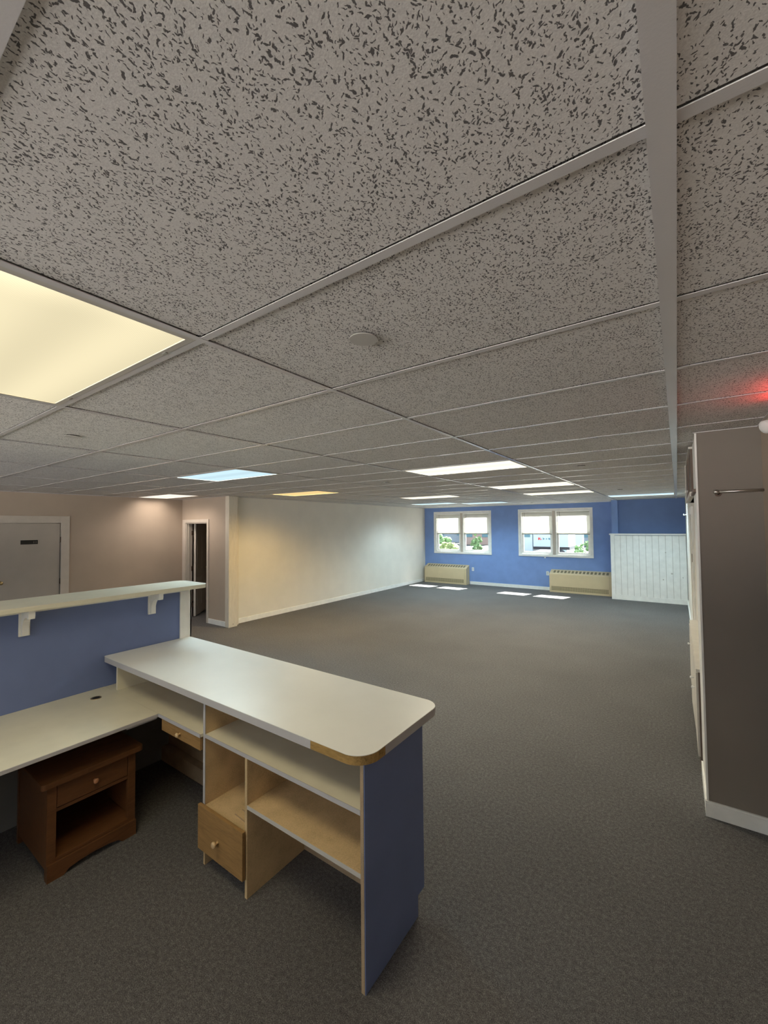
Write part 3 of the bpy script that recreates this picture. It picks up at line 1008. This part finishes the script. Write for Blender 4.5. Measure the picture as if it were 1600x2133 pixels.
m.box(xf - 0.03, xf - 0.008, ya + 0.042, yb - 0.042, 0.345, 0.364)
m.box(xf - 0.03, xf - 0.008, ya + 0.042, yb - 0.042, 0.486, 0.50)
m.build('drawer_rail', MT['oak'], ns)
box(xb + 0.014, xf - 0.001, ya + 0.018, yb - 0.018, 0.088, 0.106, bevel=0.002).build('shelf', MT['oak'], ns)
pr = [(ya + 0.0, 0.088), (ya + 0.0, 0.0), (ya + 0.075, 0.0), (ya + 0.10, 0.022), (ya + 0.15, 0.032), (1.03, 0.036), (yb - 0.15, 0.032), (yb - 0.10, 0.022), (yb - 0.075, 0.0), (yb, 0.0), (yb, 0.088)]
m = MB(); m.prism(pr[::-1], xf + 0.0005, xf + 0.014, 'X')
m.build('apron', MT['oak'], ns, 'scalloped base apron')

# ------------------------------------------------------------------ right side fittings
rb = thing('wall_rail', 'thin metal clothes rod on the taupe wall end', 'rod', (0.32, 3.39, 2.08))
m = MB(); m.cyl((0.205, 3.385, 2.080), (0.437, 3.385, 2.080), 0.009)
m.build('rod', MT['metal'], rb)
m = MB(); m.lathe((0.200, 3.385, 2.080), (1, 0, 0), [(-0.006, 0.006), (0, 0.013), (0.012, 0.015), (0.02, 0.011), (0.026, 0.009)])
m.build('finial', MT['metal'], rb)
m = MB(); m.cyl((0.222, 3.385, 2.078), (0.222, 3.43, 2.070), 0.008); m.cyl((0.222, 3.424, 2.070), (0.222, 3.43, 2.070), 0.018)
m.build('wall_bracket', MT['bronze'], rb)

ex = thing('exit_sign', 'red glowing exit sign with emergency lamps at the right picture edge', 'exit sign', (0.42, 2.6, 2.3))
box(0.395, 0.437, 2.30, 2.74, 2.22, 2.42, bevel=0.008).build('housing', MT['plastic_white'], ex)
redm = emis('red letters', (1.0, 0.05, 0.04), 1.2)
m = MB()
def ltr(y, segs):
    for (a0, a1, b0, b1) in segs:
        m.box(0.390, 0.395, y - a1, y - a0, 2.245 + b0, 2.245 + b1)
ltr(2.70, [(0, .02, 0, .15), (0, .08, 0, .02), (0, .08, .065, .085), (0, .08, .13, .15)])
for s in (0, 1):
    m.prism([(2.60 - s * 0.07 - (0.0 if s == 0 else 0), 2.245), (2.58 - s * 0.07, 2.245), (2.53 + s * 0.07 - (0.0), 2.395), (2.55 + s * 0.07 - 0.0, 2.395)], 0.390 - 0.0005 * s, 0.395, 'X')
ltr(2.48, [(0, .02, 0, .15)])
ltr(2.43, [(0, .09, .13, .15), (.035, .055, 0, .15)])
m.build('letters', redm, ex, 'glowing red EXIT letters')
m = MB(); m.box(0.40, 0.43, 2.33, 2.71, 2.42, 2.4215)
m.build('glow_slot', emis('red slot', (1.0, 0.05, 0.04), 9.0), ex, 'red light slot on top')
for y, s in ((2.96, 1), (2.16, -1)):
    m = MB()
    m.cyl((0.415, y - s * 0.2, 2.36), (0.41, y - s * 0.01, 2.385), 0.010)
    arm = m.build('lamp_arm', MT['plastic_white'], ex)
    m = MB()
    m.lathe((0.404, y - 0.0, 2.392), (-0.75, -0.35, -0.3), [(-0.038, 0.010), (-0.03, 0.024), (-0.01, 0.033), (0.012, 0.036), (0.016, 0.034), (0.022, 0.026), (0.025, 0.010)])
    hd = m.build('lamp_head', MT['plastic_white'], arm)

# wall cabinets set flat in the right wall, seen at a grazing angle
uc = thing('wall_cabinet', 'white upper wall cabinet hung under the ceiling on the right wall', 'cabinet', (0.12, 4.4, 2.09))
m = MB(); m.box(0.115, 0.165, 4.0, 5.3, 2.09, 2.472)
m.box(0.094, 0.1149, 3.45, 3.97, 2.09, 2.11)
m.build('body', MT['cab_brown'], uc)
m = MB()
m.box(0.098, 0.115, 4.02, 4.62, 2.13, 2.46, bevel=0.002)
m.box(0.088, 0.115, 4.66, 5.28, 2.13, 2.46, bevel=0.002)
m.build('door', MT['cab_brown'], uc)
m = MB()
m.box(0.086, 0.165, 4.0, 5.3, 2.09, 2.125)
m.box(0.086, 0.115, 4.0, 5.3, 2.46, 2.476)
m.box(0.080, 0.115, 5.28, 5.34, 2.09, 2.476)
m.build('face_frame', MT['cab_white'], uc)
for y in (4.58, 4.72):
    m = MB(); m.lathe((0.088, y, 2.17), (-1, 0, 0), [(0, .006), (.01, .005), (.016, .011), (.022, .009)])
    m.build('knob', MT['plastic_white'], uc)

lc = thing('base_cabinet', 'low white base cabinet with small round knobs along the right wall', 'cabinet', (0.12, 5.0, 0))
m = MB(); m.box(0.100, 0.163, 4.005, 5.98, 0.0, 0.74)
m.build('body', MT['cab_brown'], lc)
m = MB(); m.box(0.086, 0.163, 4.003, 5.99, 0.74, 0.765, bevel=0.003)
m.build('top', MT['cab_white'], lc)
for k, (a_, b_, dx) in enumerate(((4.02, 4.48, 0.0), (4.52, 5.22, 0.010), (5.26, 5.96, 0.004))):
    m = MB()
    m.prism([(0.100, a_), (0.100 - 0.014, a_), (0.100 - 0.014 - dx, b_), (0.100 - dx, b_)], 0.10, 0.73, 'Z')
    dd = m.build('door', MT['cab_white'], lc)
    yk = (4.40, 4.60, 5.60)[k]; zk = (0.50, 0.52, 0.58)[k]
    m = MB(); m.lathe((0.088 - dx * 0.5, yk, zk), (-1, 0, 0), [(0, .006), (.012, .005), (.018, .012), (.026, .010), (.028, .004)])
    m.build('knob', MT['plastic_white'], dd)

d3 = thing('door_3', 'white cased doorway on the right wall beyond the cabinets', 'door', (0.165, 7.1, 0))
d3['kind'] = 'structure'
m = MB()
m.box(0.143, 0.165, 6.35, 6.44, 0.0, 2.09); m.box(0.143, 0.165, 7.30, 7.39, 0.0, 2.09); m.box(0.143, 0.165, 6.44, 7.30, 2.0, 2.09)
m.build('door_frame', MT['trim'], d3)
box(0.152, 0.165, 6.44, 7.30, 0.01, 2.0).build('door_leaf', MT['door'], d3)
box(0.138, 0.152, 6.40, 6.46, 1.40, 1.50).build('hinge', MT['bronze'], d3)
hk = MB(); hk.lathe((0.165, 10.35, 2.05), (-1, 0, 0), [(0, .02), (.006, .02), (.01, .007), (.04, .007), (.045, .02), (.06, .018)])
tag(hk.build('coat_hook', MT['plastic_white']), 'small white hook high on the right wall against the blue alcove', 'hook')

# ------------------------------------------------------------------ outside
GZ = -0.62
def ext(name, rgb, amount=0.2, scale=2.0):
    return mottled(name, sc(rgb, 0.8), 0.9, amount, scale, 40, 0.2)
E_ = {
 'asphalt': ext('pale asphalt', (0.085, 0.088, 0.092), 0.15, 0.5),
 'leaf': ext('hedge leaves', (0.20, 0.32, 0.14), 0.5, 5),
 'leaf2': ext('yellow green hedge', (0.34, 0.40, 0.15), 0.4, 5),
 'house': ext('grey siding', (0.38, 0.42, 0.48), 0.1, 1),
 'brick': ext('faded red wall', (0.50, 0.34, 0.30), 0.1, 1),
 'roof': ext('grey roof', (0.10, 0.11, 0.13), 0.2, 1),
 'truck': ext('white truck', (0.60, 0.68, 0.74), 0.03, 1),
 'dark': base_mat('dark rubber', (0.06, 0.06, 0.07), 0.7),
 'teal': base_mat('teal lettering', (0.10, 0.20, 0.24), 0.7),
 'red': base_mat('red lettering', (0.55, 0.06, 0.06), 0.7),
 'bark': ext('bark', (0.16, 0.12, 0.09), 0.3, 10),
}
m = MB(); m.box(-70, 30, 12.62, 120, GZ - 0.1, GZ)
o = struct('ground_outside', m, E_['asphalt'], 'pale car park outside the windows', 'ground')

def bush(cx, cy, rx, ry, rz, mat, label, kind='hedge_bush'):
    m = MB()
    for k in range(26):
        a_, el = random.uniform(0, 2 * math.pi), random.uniform(0.05, 1.2)
        rr = random.uniform(0.55, 0.95)
        p = Vector((cx + rx * rr * math.cos(a_) * math.cos(el), cy + ry * rr * math.sin(a_) * math.cos(el), GZ + rz * rr * math.sin(el)))
        g = bmesh.ops.create_icosphere(m.bm, subdivisions=2, radius=random.uniform(.22, .36) * min(rx, rz), matrix=Matrix.Translation(p))
        for v in g['verts']:
            v.co += Vector((random.uniform(-1, 1), random.uniform(-1, 1), random.uniform(-1, 1))) * 0.05
    m.box(cx - rx * 0.4, cx + rx * 0.4, cy - ry * 0.4, cy + ry * 0.4, GZ, GZ + rz * 0.5)
    tag(m.build(kind, mat), label, 'bush', 'bushes outside the windows')
bush(-19.8, 38.5, 0.9, 0.7, 1.7, E_['leaf'], 'tall green bush at the left edge of the left window view')
bush(-18.2, 36.5, 1.1, 0.8, 0.85, E_['leaf2'], 'low yellow-green bush seen through the left window')
bush(-15.9, 38.0, 0.5, 0.7, 1.9, E_['leaf'], 'dark upright bush seen at the left of the left window right sash')
bush(-7.9, 26.0, 0.6, 0.5, 0.65, E_['leaf2'], 'low bush below the truck in the right window')
bush(-6.15, 34.5, 0.45, 0.5, 1.1, E_['leaf'], 'green bush beside the white shed in the right window')
bush(-5.4, 36.0, 0.7, 0.6, 1.35, E_['leaf'], 'green bush at the middle of the right window right sash')
bush(-5.2, 30.0, 0.5, 0.5, 0.75, E_['leaf'], 'low green bush at the lower right of the right window')

# parked box truck
tr = thing('box_truck', 'white box truck with red and teal lettering parked outside the right window', 'truck', (-7.3, 31, GZ))
box(-8.32, -3.4 - 2.6, 30.0, 32.3, 0.33, 2.9, bevel=0.03).build('cargo_box', E_['truck'], tr)
m = MB()
m.prism([(-8.40, 0.0), (-9.9, 0.0), (-9.9, 0.75), (-9.35, 1.0), (-9.0, 1.75), (-8.40, 1.85)], 30.1, 32.2, 'Y', bevel=0.04)
cab = m.build('cab', E_['truck'], tr)
m = MB(); m.prism([(-8.55, 0.98), (-9.25, 0.98), (-9.0, 1.6), (-8.55, 1.65)], 30.09, 30.11, 'Y')
m.build('side_window', E_['teal'], cab)
box(-8.4, -6.0, 30.3, 32.0, 0.13, 0.33).build('chassis', E_['dark'], tr)
for x in (-9.3, -6.6):
    m = MB(); m.cyl((x, 30.1, GZ + 0.38), (x, 30.35, GZ + 0.38), 0.38, 0.38, 24)
    m.build('wheel', E_['dark'], tr)
m = MB()
m.prism([(-7.98, 0.80), (-7.90, 0.80), (-7.80, 0.95), (-7.98, 0.98)], 29.985, 30.0, 'Y')
m.prism([(-7.86, 0.80), (-7.76, 0.80), (-7.76, 0.92)], 29.985, 30.0, 'Y')
m.build('red_emblem', E_['red'], tr, 'red angular emblem')
m = MB()
m.prism([(-7.66, 0.80), (-7.66, 0.98), (-7.52, 0.88)], 29.985, 30.0, 'Y')
m.box(-7.45, -7.38, 29.985, 30.0, 0.84, 0.92)
m.prism([(-7.32, 0.88), (-7.24, 0.97), (-7.14, 0.88), (-7.22, 0.80)], 29.985, 30.0, 'Y')
m.box(-7.08, -7.03, 29.985, 30.0, 0.78, 0.86)
m.build('lettering', E_['teal'], tr, 'blurred teal lettering')

def house(name, x0, x1, y0, h, wall, label):
    t = thing(name, label, 'building', ((x0 + x1) / 2, y0, GZ), 'houses beyond the car park')
    box(x0, x1, y0, y0 + 8, GZ, h).build('walls', wall, t)
    m = MB(); m.prism([(x0 - 0.4, h), (x1 + 0.4, h), ((x0 + x1) / 2, h + (x1 - x0) * 0.3)], y0 - 0.4, y0 + 8.4, 'Y')
    m.build('roof', E_['roof'], t)
    n = max(2, int((x1 - x0) / 2.2))
    for k in range(n):
        cx = x0 + (k + 0.5) * (x1 - x0) / n
        box(cx - 0.45, cx + 0.45, y0 - 0.04, y0, 0.35, 1.5).build('window', E_['teal'], t)
house('grey_house', -30.5, -24.5, 56, 2.6, E_['house'], 'grey house seen far through the left window')
house('brick_house', -23.0, -18.6, 50, 2.6, E_['brick'], 'faded red house seen through the left window right sash')
house('white_shed', -8.35, -7.75, 38, 1.4, E_['truck'], 'white shed behind the bushes in the right window')
house('slate_house', -9.2, -6.0, 52, 2.5, E_['house'], 'grey house behind the bushes in the right window')
